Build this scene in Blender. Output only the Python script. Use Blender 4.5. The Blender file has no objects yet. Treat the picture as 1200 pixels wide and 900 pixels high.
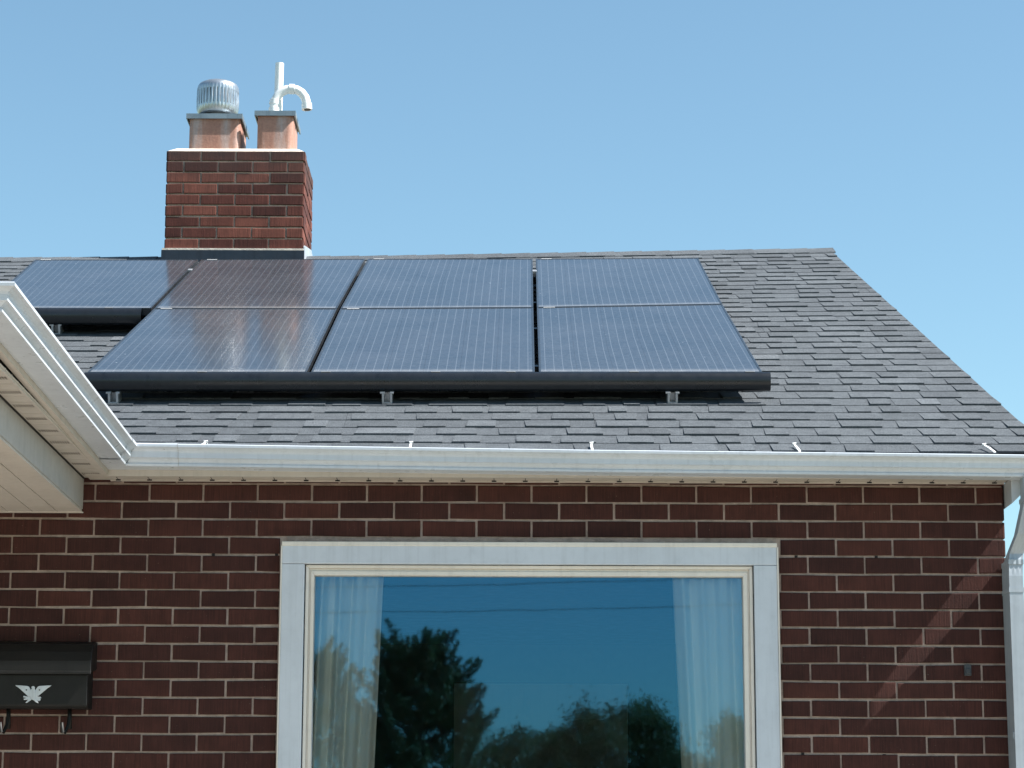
import bpy, math, random
from mathutils import Vector, Matrix
random.seed(11)
sc = bpy.context.scene
col = sc.collection
R = math.radians

# ------------------------------------------------------------------ helpers
class MB:
    """collects faces; build() links them as ONE mesh object"""
    def __init__(s): s.v=[]; s.f=[]; s.r=[]; s.m=[]; s.uv=[]
    def face(s, pts, r=0.5, m=0, uv=None):
        b=len(s.v); s.v += [tuple(p) for p in pts]
        s.f.append(tuple(range(b,b+len(pts)))); s.r.append(r); s.m.append(m); s.uv.append(uv)
    def poly(s, verts, faces, r=0.5, m=0):
        b=len(s.v); s.v += [tuple(p) for p in verts]
        for f in faces:
            s.f.append(tuple(b+i for i in f)); s.r.append(r); s.m.append(m); s.uv.append(None)
    def box(s, a, b, r=0.5, m=0):
        x0,y0,z0=a; x1,y1,z1=b
        v=[(x0,y0,z0),(x1,y0,z0),(x1,y1,z0),(x0,y1,z0),(x0,y0,z1),(x1,y0,z1),(x1,y1,z1),(x0,y1,z1)]
        s.poly(v,[(0,3,2,1),(4,5,6,7),(0,1,5,4),(1,2,6,5),(2,3,7,6),(3,0,4,7)],r,m)
    def hexa(s, v, r=0.5, m=0):
        s.poly(v,[(0,3,2,1),(4,5,6,7),(0,1,5,4),(1,2,6,5),(2,3,7,6),(3,0,4,7)],r,m)
    def sweep(s, rows, closed=True, caps=True, r=0.5, m=0):
        """rows: list of equally long point rings"""
        n=len(rows[0]); b=len(s.v)
        for row in rows: s.v += [tuple(p) for p in row]
        for i in range(len(rows)-1):
            for j in range(n if closed else n-1):
                k=(j+1)%n
                s.f.append((b+i*n+j,b+i*n+k,b+(i+1)*n+k,b+(i+1)*n+j)); s.r.append(r); s.m.append(m); s.uv.append(None)
        if caps and closed:
            s.f.append(tuple(b+j for j in reversed(range(n)))); s.r.append(r); s.m.append(m); s.uv.append(None)
            q=b+(len(rows)-1)*n
            s.f.append(tuple(q+j for j in range(n))); s.r.append(r); s.m.append(m); s.uv.append(None)
    def tube(s, path, rad, n=14, r=0.5, m=0, caps=True):
        rows=[]; P=[Vector(p) for p in path]
        for i,p in enumerate(P):
            t=(P[min(i+1,len(P)-1)]-P[max(i-1,0)]).normalized()
            a=Vector((0,1,0)) if abs(t.y)<.9 else Vector((1,0,0))
            u=t.cross(a).normalized(); w=t.cross(u)
            q=rad[i] if isinstance(rad,(list,tuple)) else rad
            rows.append([p+u*math.cos(k*2*math.pi/n)*q+w*math.sin(k*2*math.pi/n)*q for k in range(n)])
        s.sweep(rows,True,caps,r,m)
    def lathe(s, c, prof, n=48, m=0, wob=None):
        rows=[]
        for q,(rad,z) in enumerate(prof):
            rows.append([(c[0]+(rad+(wob(q,k) if wob else 0))*math.cos(k*2*math.pi/n), c[1]+(rad+(wob(q,k) if wob else 0))*math.sin(k*2*math.pi/n), c[2]+z) for k in range(n)])
        s.sweep(rows,True,True,.5,m)
    def build(s, name, mat, parent=None, smooth=False, label=None, bevel=0):
        loc=Vector(parent['_o']) if parent is not None else Vector((0,0,0))
        me=bpy.data.meshes.new(name)
        me.from_pydata([tuple(Vector(p)-loc) for p in s.v],[],s.f)
        mats=mat if isinstance(mat,(list,tuple)) else [mat]
        for q in mats: me.materials.append(q)
        me.polygons.foreach_set('material_index', s.m)
        at=me.attributes.new('rnd','FLOAT','FACE'); at.data.foreach_set('value', s.r)
        if any(u is not None for u in s.uv):
            ul=me.uv_layers.new(name='UVMap')
            for p,u in zip(me.polygons,s.uv):
                if u:
                    for li,c in zip(p.loop_indices,u): ul.data[li].uv=c
        if smooth: me.polygons.foreach_set('use_smooth',[True]*len(me.polygons))
        me.update()
        o=bpy.data.objects.new(name,me); col.objects.link(o)
        if parent is not None: o.parent=parent; o['_o']=tuple(loc)
        else: o['_o']=(0,0,0)
        if label: o['label']=label
        if bevel:
            bm=o.modifiers.new('b','BEVEL'); bm.width=bevel; bm.segments=2; bm.limit_method='ANGLE'; bm.angle_limit=R(50)
        return o

def empty(name, loc):
    o=bpy.data.objects.new(name,None); col.objects.link(o); o.location=loc; o.empty_display_size=.2
    o['_o']=tuple(loc); return o
def tag(o,label=None,cat=None,group=None,kind=None):
    if label: o['label']=label
    if cat: o['category']=cat
    if group: o['group']=group
    if kind: o['kind']=kind
    return o

# ------------------------------------------------------------------ materials
def mat(name):
    m=bpy.data.materials.new(name); m.use_nodes=True
    nt=m.node_tree; b=nt.nodes['Principled BSDF']; return m,nt,b
def N(nt,t,**k):
    n=nt.nodes.new(t)
    for a,v in k.items():
        if a in n.inputs.keys(): n.inputs[a].default_value=v
        else: setattr(n,a,v)
    return n
def ramp(nt,fac,stops):
    n=nt.nodes.new('ShaderNodeValToRGB'); e=n.color_ramp.elements
    while len(e)<len(stops): e.new(.5)
    for q,(p,c) in zip(e,stops): q.position=p; q.color=(*c,1) if len(c)==3 else c
    nt.links.new(fac,n.inputs[0]); return n.outputs[0]
def mix(nt,fac,a,b,mode='MIX'):
    n=nt.nodes.new('ShaderNodeMix'); n.data_type='RGBA'; n.blend_type=mode
    for i,v in ((0,fac),(6,a),(7,b)):
        if isinstance(v,(int,float)): n.inputs[i].default_value=v
        elif isinstance(v,tuple): n.inputs[i].default_value=(*v,1) if len(v)==3 else v
        else: nt.links.new(v,n.inputs[i])
    return n.outputs[2]
def wpos(nt):
    return nt.nodes.new('ShaderNodeNewGeometry').outputs['Position']
def noise(nt,vec,scale,detail=3,rough=.55,sc3=None):
    if sc3:
        mp=nt.nodes.new('ShaderNodeMapping'); mp.inputs['Scale'].default_value=sc3; nt.links.new(vec,mp.inputs[0]); vec=mp.outputs[0]
    n=nt.nodes.new('ShaderNodeTexNoise'); n.inputs['Scale'].default_value=scale; n.inputs['Detail'].default_value=detail; n.inputs['Roughness'].default_value=rough
    nt.links.new(vec,n.inputs['Vector']); return n.outputs[0]
def bump(nt,b,h,dist,strength=1):
    n=nt.nodes.new('ShaderNodeBump'); n.inputs['Distance'].default_value=dist; n.inputs['Strength'].default_value=strength
    nt.links.new(h,n.inputs['Height']); nt.links.new(n.outputs[0],b.inputs['Normal'])
def attr(nt,name='rnd'):
    n=nt.nodes.new('ShaderNodeAttribute'); n.attribute_name=name; return n.outputs['Fac']

def brick_mat(name,c0,c1,c2,soot=None):
    m,nt,b=mat(name); P=wpos(nt)
    base=ramp(nt,attr(nt),[(0,c0),(.5,c1),(.92,c2),(1,tuple(v*.85 for v in c0))])
    big=ramp(nt,noise(nt,P,9,4,.65),[(.3,(.72,.70,.70)),(.7,(1.22,1.2,1.18))])
    c=mix(nt,1,base,big,'MULTIPLY')
    # wire-cut vertical combing
    st=noise(nt,P,1,2,.5,sc3=(230,230,9))
    c=mix(nt,.38,c,ramp(nt,st,[(.32,(.35,.35,.35)),(.66,(1.5,1.5,1.5))]),'MULTIPLY')
    sp=ramp(nt,noise(nt,P,170,2,.6),[(.72,(0,0,0)),(.80,(1,1,1))])
    c=mix(nt,sp,c,(.30,.24,.20))
    if soot:
        z=nt.nodes.new('ShaderNodeSeparateXYZ'); nt.links.new(P,z.inputs[0])
        add=nt.nodes.new('ShaderNodeMath'); add.operation='MULTIPLY_ADD'; add.inputs[1].default_value=.28; nt.links.new(noise(nt,P,7,4,.6),add.inputs[0]); nt.links.new(z.outputs[2],add.inputs[2])
        mr=nt.nodes.new('ShaderNodeMapRange'); mr.inputs[1].default_value=soot[0]; mr.inputs[2].default_value=soot[1]; nt.links.new(add.outputs[0],mr.inputs[0])
        c=mix(nt,mr.outputs[0],c,(.045,.03,.028))
    nt.links.new(c,b.inputs['Base Color']); b.inputs['Roughness'].default_value=.86; b.inputs['Specular IOR Level'].default_value=.3
    h=mix(nt,.4,st,noise(nt,P,120,3,.6)); bump(nt,b,h,.0022,.8)
    return m
def mortar_mat(name,c):
    m,nt,b=mat(name); P=wpos(nt)
    k=ramp(nt,noise(nt,P,24,5,.7),[(.25,tuple(v*.62 for v in c)),(.5,c),(.8,tuple(min(1,v*1.35) for v in c))])
    nt.links.new(k,b.inputs['Base Color']); b.inputs['Roughness'].default_value=.95
    bump(nt,b,noise(nt,P,160,4,.7),.003,.9); return m
M={}
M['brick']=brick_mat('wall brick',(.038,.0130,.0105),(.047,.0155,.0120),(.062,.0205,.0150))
M['mortar']=mortar_mat('wall mortar',(.37,.285,.24))
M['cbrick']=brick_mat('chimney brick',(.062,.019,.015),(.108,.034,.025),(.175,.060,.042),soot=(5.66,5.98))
M['cmortar']=mortar_mat('chimney mortar',(.42,.31,.25))
M['crown']=mortar_mat('mortar crown',(.62,.55,.47))

def paint(name,c,rough=.45,dirt=.12,spec=.4,metal=0,bmp=0.0006):
    m,nt,b=mat(name); P=wpos(nt)
    n1=ramp(nt,noise(nt,P,3.1,5,.65),[(.3,tuple(v*(1-dirt) for v in c)),(.62,c)])
    n2=ramp(nt,noise(nt,P,30,4,.6),[(.50,(1,1,1)),(.85,tuple(1-dirt*.9 for _ in c))])
    dr_=ramp(nt,noise(nt,P,1,4,.65,sc3=(38,38,1.6)),[(.50,(1,1,1)),(.80,tuple(1-dirt*1.5 for _ in c))])
    nt.links.new(mix(nt,1,mix(nt,1,n1,n2,'MULTIPLY'),dr_,'MULTIPLY'),b.inputs['Base Color'])
    rr=ramp(nt,noise(nt,P,14,3),[(.3,(rough*.8,)*3),(.7,(min(1,rough*1.2),)*3)]); nt.links.new(rr,b.inputs['Roughness'])
    b.inputs['Specular IOR Level'].default_value=spec; b.inputs['Metallic'].default_value=metal
    if bmp: bump(nt,b,noise(nt,P,6,2),bmp*6,.35)
    return m
M['gutter']=paint('gutter white aluminium',(.53,.57,.62),.32,.10,.5)
M['soffit']=paint('soffit warm white vinyl',(.50,.455,.405),.5,.10)
M['ceiling']=paint('ceiling vinyl',(.53,.48,.43),.5,.08)
M['beam']=paint('beam cover',(.42,.405,.39),.5,.10)
M['trim']=paint('window trim',(.55,.59,.64),.5,.10)
M['sash']=paint('window sash',(.72,.67,.60),.4,.10)
M['groove']=paint('groove',(.20,.18,.155),.8,.1)
M['hole']=paint('hole',(.012,.011,.01),.9,.0)
M['downspout']=paint('downspout',(.36,.40,.44),.35,.12,.5)
M['seam']=paint('seam sealant',(.42,.42,.42),.6,.2)
M['flash']=paint('lead coloured flashing',(.03,.038,.052),.4,.25,.5,.4)
M['flashlight']=paint('galvanised flashing',(.50,.53,.56),.4,.2,.5,.3)
M['cap']=paint('galvanised cap',(.26,.31,.34),.42,.22,.5,.55)
M['fan']=paint('aluminium vent',(.52,.55,.58),.32,.2,.5,.8)
M['fandark']=paint('vent inside',(.06,.065,.07),.6,.1)
M['pvc']=paint('white pvc',(.86,.86,.84),.3,.08,.5)
M['black']=paint('black anodised aluminium',(.016,.017,.020),.34,.3,.5)
M['skirt']=paint('black skirt',(.012,.014,.018),.30,.3,.5)
M['frame']=paint('panel frame',(.03,.034,.04),.28,.3,.6,.0)
M['dusty']=paint('dusty clamp',(.16,.17,.18),.5,.3)
M['silver']=paint('mill aluminium',(.55,.56,.58),.4,.3,.5,.6)
M['tagw']=paint('white sticker',(.82,.82,.82),.4,.1)
M['mail']=paint('black mailbox enamel',(.007,.007,.0065),.5,.3,.3)
M['silverleaf']=paint('emblem',(.60,.63,.66),.35,.25,.5,.25,bmp=.001)
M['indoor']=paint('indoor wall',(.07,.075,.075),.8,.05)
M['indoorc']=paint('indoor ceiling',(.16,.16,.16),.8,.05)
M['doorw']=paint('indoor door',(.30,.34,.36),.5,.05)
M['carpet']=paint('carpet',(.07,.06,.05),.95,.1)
M['post']=paint('post',(.70,.68,.65),.5,.1)
M['clip']=paint('grey clip',(.05,.055,.06),.6,.2)

def liner_mat():
    m,nt,b=mat('terracotta liner'); P=wpos(nt)
    c=ramp(nt,noise(nt,P,5,4,.6,sc3=(3,3,.5)),[(.3,(.33,.16,.115)),(.5,(.39,.205,.15)),(.68,(.42,.32,.29))])
    c=mix(nt,.6,c,ramp(nt,noise(nt,P,60,4,.7),[(.3,(.7,.7,.7)),(.7,(1.15,1.15,1.15))]),'MULTIPLY')
    nt.links.new(c,b.inputs['Base Color']); b.inputs['Roughness'].default_value=.7
    bump(nt,b,noise(nt,P,90,3),.002,.5); return m
M['liner']=liner_mat()

def shingle_mat():
    m,nt,b=mat('asphalt shingle'); P=wpos(nt)
    c=ramp(nt,attr(nt),[(0,(.066,.074,.083)),(.45,(.084,.094,.105)),(.8,(.097,.108,.120)),(1,(.118,.130,.144))])
    g=ramp(nt,noise(nt,P,330,2,.75),[(.28,(.35,.35,.36)),(.5,(.95,.95,.95)),(.74,(1.9,1.88,1.85))])
    c=mix(nt,.75,c,g,'MULTIPLY')
    c=mix(nt,1,c,ramp(nt,noise(nt,P,1.6,4,.6),[(.3,(.86,.86,.87)),(.7,(1.12,1.12,1.11))]),'MULTIPLY')
    c=mix(nt,1,c,ramp(nt,noise(nt,P,22,4,.7),[(.35,(.84,.84,.85)),(.7,(1.14,1.14,1.13))]),'MULTIPLY')
    c=mix(nt,1,c,ramp(nt,noise(nt,P,150,3,.85),[(.3,(.55,.55,.55)),(.7,(1.48,1.48,1.47))]),'MULTIPLY')
    nt.links.new(c,b.inputs['Base Color']); b.inputs['Roughness'].default_value=.92; b.inputs['Specular IOR Level'].default_value=.25
    bump(nt,b,noise(nt,P,420,2,.8),.0024,1); return m
M['shingle']=shingle_mat()

def panel_mat():
    m,nt,b=mat('solar cells under glass')
    uv=nt.nodes.new('ShaderNodeUVMap'); s=nt.nodes.new('ShaderNodeSeparateXYZ'); nt.links.new(uv.outputs[0],s.inputs[0])
    def stripes(src,n,w,off=.5):
        a=nt.nodes.new('ShaderNodeMath'); a.operation='MULTIPLY_ADD'; a.inputs[1].default_value=n; a.inputs[2].default_value=off; nt.links.new(src,a.inputs[0])
        f=nt.nodes.new('ShaderNodeMath'); f.operation='FRACT'; nt.links.new(a.outputs[0],f.inputs[0])
        d=nt.nodes.new('ShaderNodeMath'); d.operation='SUBTRACT'; d.inputs[1].default_value=.5; nt.links.new(f.outputs[0],d.inputs[0])
        e=nt.nodes.new('ShaderNodeMath'); e.operation='ABSOLUTE'; nt.links.new(d.outputs[0],e.inputs[0])
        l=nt.nodes.new('ShaderNodeMath'); l.operation='LESS_THAN'; l.inputs[1].default_value=w; nt.links.new(e.outputs[0],l.inputs[0]); return l.outputs[0]
    P=wpos(nt)
    base=ramp(nt,noise(nt,P,38,4,.75),[(.3,(.014,.021,.031)),(.7,(.028,.039,.053))])
    c=mix(nt,stripes(s.outputs[0],24,.045,0),base,(.085,.10,.12))
    c=mix(nt,stripes(s.outputs[0],6,.008,.5),c,(.006,.007,.01))
    c=mix(nt,stripes(s.outputs[1],10,.006,.5),c,(.008,.009,.012))
    dn=mix(nt,.5,noise(nt,P,2.2,5,.7),noise(nt,P,60,3,.7))
    dust=ramp(nt,dn,[(.40,(.05,.05,.05)),(.68,(.16,.16,.16))])
    c=mix(nt,dust,c,(.30,.30,.32))
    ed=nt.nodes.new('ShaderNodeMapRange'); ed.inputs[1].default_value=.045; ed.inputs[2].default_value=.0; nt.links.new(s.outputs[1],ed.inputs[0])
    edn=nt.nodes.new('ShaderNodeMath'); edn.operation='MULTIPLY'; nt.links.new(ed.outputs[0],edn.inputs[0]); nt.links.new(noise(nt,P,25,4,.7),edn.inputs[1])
    c=mix(nt,edn.outputs[0],c,(.34,.33,.32))  # pale line painted along lower edge: gathered dust plus the frame's sunlit lip
    sp=ramp(nt,noise(nt,P,48,1,.5),[(.80,(0,0,0)),(.83,(1,1,1))])
    c=mix(nt,sp,c,(.24,.26,.29))
    nt.links.new(c,b.inputs['Base Color'])
    b.inputs['Roughness'].default_value=.075; b.inputs['IOR'].default_value=1.52
    rr=ramp(nt,noise(nt,P,5,5,.7),[(.3,(.12,)*3),(.7,(.17,)*3)]); nt.links.new(rr,b.inputs['Roughness'])
    bump(nt,b,noise(nt,P,2.5,1),.002,.06)
    return m
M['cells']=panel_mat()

def glass_mat():
    m,nt,b=mat('window glass'); out=nt.nodes['Material Output']; nt.nodes.remove(b)
    t=nt.nodes.new('ShaderNodeBsdfTransparent'); t.inputs[0].default_value=(1,1,.90,1)
    g=nt.nodes.new('ShaderNodeBsdfGlossy'); g.inputs[0].default_value=(.17,.58,1,1); g.inputs['Roughness'].default_value=.016
    lw=nt.nodes.new('ShaderNodeFresnel'); lw.inputs['IOR'].default_value=1.9
    mul=nt.nodes.new('ShaderNodeMath'); mul.operation='MULTIPLY'; mul.inputs[1].default_value=2.1; nt.links.new(lw.outputs[0],mul.inputs[0])
    mx=nt.nodes.new('ShaderNodeMixShader'); nt.links.new(mul.outputs[0],mx.inputs[0]); nt.links.new(t.outputs[0],mx.inputs[1]); nt.links.new(g.outputs[0],mx.inputs[2])
    bn=nt.nodes.new('ShaderNodeBump'); bn.inputs['Distance'].default_value=.0006; bn.inputs['Strength'].default_value=.25; nt.links.new(noise(nt,wpos(nt),2.2,2),bn.inputs['Height'])
    nt.links.new(bn.outputs[0],g.inputs['Normal'])
    nt.links.new(mx.outputs[0],out.inputs[0]); return m
M['glass']=glass_mat()

def curtain_mat():
    m,nt,b=mat('curtain cloth'); P=wpos(nt)
    c=ramp(nt,noise(nt,P,9,3,.6,sc3=(6,6,1)),[(.3,(.92,.93,.91)),(.7,(.96,.97,.95))])
    nt.links.new(c,b.inputs['Base Color']); b.inputs['Roughness'].default_value=.95
    out=nt.nodes['Material Output']; tl=nt.nodes.new('ShaderNodeBsdfTranslucent'); tl.inputs[0].default_value=(.8,.8,.78,1)
    mx=nt.nodes.new('ShaderNodeMixShader'); mx.inputs[0].default_value=.18
    nt.links.new(b.outputs[0],mx.inputs[1]); nt.links.new(tl.outputs[0],mx.inputs[2]); nt.links.new(mx.outputs[0],out.inputs[0])
    bump(nt,b,noise(nt,P,900,1),.0005,.5); return m
M['curtain']=curtain_mat()

def ground_mat(name,stops,scale,rough=.95,b_=.02):
    m,nt,b=mat(name); P=wpos(nt)
    c=ramp(nt,noise(nt,P,scale,6,.7),stops)
    c=mix(nt,1,c,ramp(nt,noise(nt,P,.35,3),[(.3,(.8,.8,.8)),(.7,(1.15,1.15,1.15))]),'MULTIPLY')
    nt.links.new(c,b.inputs['Base Color']); b.inputs['Roughness'].default_value=rough
    bump(nt,b,noise(nt,P,scale*6,4,.7),b_,.6); return m
M['lawn']=ground_mat('lawn',[(.3,(.075,.085,.03)),(.6,(.13,.135,.06)),(.8,(.20,.18,.10))],8)
M['drive']=ground_mat('concrete',[(.3,(.36,.32,.275)),(.7,(.46,.415,.36))],5,.9,.004)
M['asphalt']=ground_mat('asphalt',[(.3,(.04,.04,.042)),(.7,(.065,.065,.066))],12,.9,.006)
M['kerb']=ground_mat('kerb concrete',[(.3,(.32,.31,.29)),(.7,(.42,.40,.37))],7,.9,.004)
def leaf_mat(name,a,b2,c2):
    m,nt,b=mat(name)
    c=ramp(nt,attr(nt),[(0,a),(.5,b2),(1,c2)]); nt.links.new(c,b.inputs['Base Color']); b.inputs['Roughness'].default_value=.6
    out=nt.nodes['Material Output']; tl=nt.nodes.new('ShaderNodeBsdfTranslucent'); nt.links.new(c,tl.inputs[0])
    mx=nt.nodes.new('ShaderNodeMixShader'); mx.inputs[0].default_value=.25
    nt.links.new(b.outputs[0],mx.inputs[1]); nt.links.new(tl.outputs[0],mx.inputs[2]); nt.links.new(mx.outputs[0],out.inputs[0]); return m
M['leafdark']=leaf_mat('dark leaves',(.05,.062,.020),(.085,.105,.030),(.14,.16,.05))
M['leafgreen']=leaf_mat('green leaves',(.06,.085,.022),(.10,.13,.035),(.16,.19,.06))
M['bark']=ground_mat('bark',[(.3,(.05,.04,.03)),(.7,(.10,.08,.06))],14,.95,.02)

# ------------------------------------------------------------------ the setting
def sheet(name,x0,x1,y0,y1,z,m,n=1):
    b=MB(); b.face([(x0,y0,z),(x1,y0,z),(x1,y1,z),(x0,y1,z)]); o=b.build(name,m); tag(o,kind='structure'); return o
sheet('ground',-600,600,-600,600,0,M['lawn'])
sheet('driveway',-4.2,4.6,-16.5,-.9,.02,M['drive'])
sheet('road',-300,300,-26,-18.2,.004,M['asphalt'])
b=MB(); b.box((-300,-18.2,0),(300,-16.7,.12)); b.box((-300,-27.5,0),(300,-26,.12)); tag(b.build('pavement',M['kerb']),kind='structure')

# ------------------------------------------------------------------ house
house=empty('brick_house',(-2.0,0,0))
tag(house,'red brick house with grey shingle roof, white gutters and a brick chimney','house')
WR=1.914; WL=-6.5; WD=9.1         # right, left, depth of the walls
SL=math.atan(5/12); CS,SN=math.cos(SL),math.sin(SL)
EY,EZ=-.27,3.172
def RF(x,s,n=0): return Vector((x, EY+s*CS-n*SN, EZ+s*SN+n*CS))
def RL(x):   # slope length eave -> ridge
    return 5.22+(x+.8)*.147 if x>-.8 else 5.22+max(x+.8,-3.2)*.057
def rake(v): return 2.062-.138*v
COURSE=.0677; Z0=2.979-44*COURSE
# brick
def brick(mb,O,ux,n,x0,x1,z0,z1,m=.0043,dep=.010,r=None,jit=.0012):
    """O origin, ux unit horizontal, n outward normal"""
    if x1-x0<.03: return
    g=m+random.uniform(-.0007,.0007)
    a0,a1,b0,b1=x0+g,x1-g,z0+g*1.05,z1-g*1.05
    d=random.uniform(-jit,jit); e=.0028
    Z=Vector((0,0,1)); q=lambda x,z,h:O+ux*x+Z*z+n*h
    t=[random.uniform(-.0019,.0019) for _ in range(4)]
    o=[(a0,b0+t[0]),(a1,b0+t[1]),(a1,b1+t[2]),(a0,b1+t[3])]
    i=[(a0+e,b0+t[0]+e),(a1-e,b0+t[1]+e),(a1-e,b1+t[2]-e),(a0+e,b1+t[3]-e)]
    V=[q(*p,-dep) for p in o]+[q(*p,d-.0018) for p in o]+[q(*p,d) for p in i]
    F=[(8,9,10,11)]
    for k in range(4):
        l=(k+1)%4; F+= [(k,l,4+l,4+k),(4+k,4+l,8+l,8+k)]
    mb.poly(V,F,random.random() if r is None else r)

WX0,WX1,WZ1,WZ0=-.846,1.046,2.892,1.30     # brick opening
wall=MB(); mort=MB()
# joints of the two alternating course types
JA=[WR-.2155*k for k in range(5)]
x=JA[-1]
for k in range(9): x-=.2098; JA.append(x)
while x>WL: x-=.2065; JA.append(x)
JA=sorted(max(j,WL) for j in JA)
JB=[WR]+[(JA[k]+JA[k+1])/2 for k in range(len(JA)-1)]+[WL]; JB=sorted(set(JB))
O=Vector((0,0,0)); UX=Vector((1,0,0)); NF=Vector((0,-1,0))
k=0; z=Z0
while z<3.16:
    J=JA if (k-44)%2==0 else JB
    for a,c in zip(J[:-1],J[1:]):
        zz=z+COURSE
        if z<WZ1-.01 and zz>WZ0+.02:
            if a>=WX0-.03 and c<=WX1+.03 and not(abs(a-WX0)<.0): 
                if c<=WX0+.03 or a>=WX1-.03: pass
                else: continue
            if a<WX0<c: c=WX0 if c-WX0>.0 else c
            if a<WX1<c: a=WX1
            if a>=WX0 and c<=WX1: continue
        brick(wall,O,UX,NF,a,c,z,zz)
    z+=COURSE; k+=1
ZT=z
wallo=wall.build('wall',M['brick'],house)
dp=.0075
mo=MB()
for (a,c,z0,z1) in ((WL+dp,WX0+.006,0,ZT),(WX1-.006,WR-dp,0,ZT),(WX0+.006,WX1-.006,WZ1-.004,ZT),(WX0+.006,WX1-.006,0,WZ0+.004)):
    mo.face([(a,dp,z0),(c,dp,z0),(c,dp,z1),(a,dp,z1)])
mo.face([(WX0+.006,dp,WZ0),(WX0+.006,.14,WZ0),(WX0+.006,.14,WZ1),(WX0+.006,dp,WZ1)])
mo.face([(WX1-.006,dp,WZ0),(WX1-.006,.14,WZ0),(WX1-.006,.14,WZ1),(WX1-.006,dp,WZ1)])
mo.build('mortar_joint',M['mortar'],wallo)
# weep holes in the bed joints
for (hx,hz) in ((-1.102,2.843),(-.802-.06,2.843),(1.115,2.843),(1.42,2.843),(-1.13,2.06),(-.875,2.055),(1.125,2.10),(1.43,2.095)):
    wh=MB(); wh.box((hx-.0055,.0035,hz-.0045),(hx+.0055,.007,hz+.0045)); wh.build('weep_hole',M['hole'],wallo)
# gable wall (right), back and left walls
gab=MB(); OG=Vector((WR,0,0)); UY=Vector((0,1,0)); NR=Vector((1,0,0))
def roofz(y): 
    yr=EY+RL(1.9)*CS; zr=EZ+RL(1.9)*SN
    if y<=yr: return EZ+(y-EY)/CS*SN
    return zr-(y-yr)*(zr-EZ)/(9.4-yr)
k=0; z=Z0
while z<5.3:
    off=.0 if (k-44)%2==0 else .2032-.1016
    y=-off if off else 0
    ys=[0]; yy=.1016 if (k-44)%2==0 else .2032
    while yy<WD: ys.append(yy); yy+=.2032
    ys.append(WD)
    for a,c in zip(ys[:-1],ys[1:]):
        if max(z+COURSE-roofz(a),z+COURSE-roofz(c))<-.04: brick(gab,OG,UY,NR,a,c,z,z+COURSE)
    z+=COURSE; k+=1
go=gab.build('gable_wall',M['brick'],house)
g2=MB(); yr=EY+RL(1.9)*CS
g2.face([(WR-dp,dp,0),(WR-dp,WD,0),(WR-dp,WD,3.2),(WR-dp,yr,roofz(yr)-.03),(WR-dp,dp,3.25)])
g2.build('mortar_joint',M['mortar'],go)
bw=MB(); bw.box((WL,WD-.2,0),(WR-.01,WD,3.2)); bw.box((WL,.15,0),(WL+.2,WD-.2,3.2)); bw.build('back_wall',M['brick'],house)

# ------------------------------------------------------------------ roof
NROW=37; S0=.105
deck=MB()
xs=[-6.8,-4.0,-.8,2.062]
for a,c in zip(xs[:-1],xs[1:]):
    A1=min(a,1.924); C1=min(c,1.924)
    q=[RF(a,S0,-.02),RF(c,S0,-.02),RF(C1,RL(C1),-.02),RF(A1,RL(A1),-.02)]
    deck.face(q)
    deck.face([q[3],q[2],Vector((C1 if c>2 else c,9.45,EZ-.02)),Vector((a,9.45,EZ-.02))],m=0)
roof=deck.build('roof',M['shingle'],house)
sh=MB()
def tab(j,x0,x1,hb,sk0,sk1,dz,r,ext=1.32):
    def P(x,f,n):
        L=RL(x)-S0; return RF(x, S0+max(0,L*(j+f)/NROW + (dz if f==0 else 0)), n)
    top=.0004
    v=[P(x0+sk0,0,-.004),P(x1+sk1,0,-.004),P(x1,ext,-.004),P(x0,ext,-.004),P(x0+sk0,0,hb),P(x1+sk1,0,hb),P(x1,ext,top),P(x0,ext,top)]
    sh.hexa(v,r)
for j in range(NROW):
    e=1.32 if j<NROW-1 else 1.0
    XR=rake((j+.3)/NROW)+.012
    # under-layer, full width, in strips a metre long
    x=-6.8-random.uniform(0,.9)
    while x<XR:
        x1=min(x+.99,XR); r=random.gauss(.42,.10)
        tab(j,max(x,-6.8),x1-.0015 if x1<XR else XR,.0048+random.uniform(-.0006,.0006),0,0,random.uniform(-.0015,.0015),min(1,max(0,r)),e) if x1>-6.8 else None
        x=x1
    # laminated teeth of random width
    x=-6.8+random.uniform(-.1,.1); up=random.random()<.5
    while x<XR-.03:
        w=random.choice((.08,.10,.13,.15,.18,.21))*random.uniform(.9,1.1)
        gap=random.choice((.045,.07,.09,.12,.15))*random.uniform(.9,1.1)
        x1=min(x+w,XR)
        sk=random.uniform(-.012,.012)
        tab(j,x,x1,.0092+random.uniform(-.0010,.0014),sk,random.uniform(-.012,.012) if x1<XR else 0,random.uniform(-.003,.002),min(1,max(0,random.gauss(.52,.2))),e*.98)
        x=x1+gap
sh.build('shingle_course',M['shingle'],roof)
# ridge cap pieces
rc=MB(); x=-6.8
while x<1.93:
    x1=min(x+.165,1.936); r=random.uniform(.25,.65); h=.012
    def rp(xx,s,n,back=False):
        L=RL(xx); 
        if not back: return RF(xx,L-s,n)
        p=RF(xx,L,n); return Vector((p.x,p.y+s*CS,p.z-s*SN))
    for bk in (False,True):
        a,b_,c_,d_=rp(x,.13,.005,bk),rp(x1+.02,.13,.009,bk),rp(x1+.02,0,.014,bk),rp(x,0,.010,bk)
        lo=[p-Vector((0,0,.010)) for p in (a,b_,c_,d_)]
        rc.hexa(lo+[a,b_,c_,d_],r)
    x=x1
rc.build('ridge_cap',M['shingle'],roof)
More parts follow.
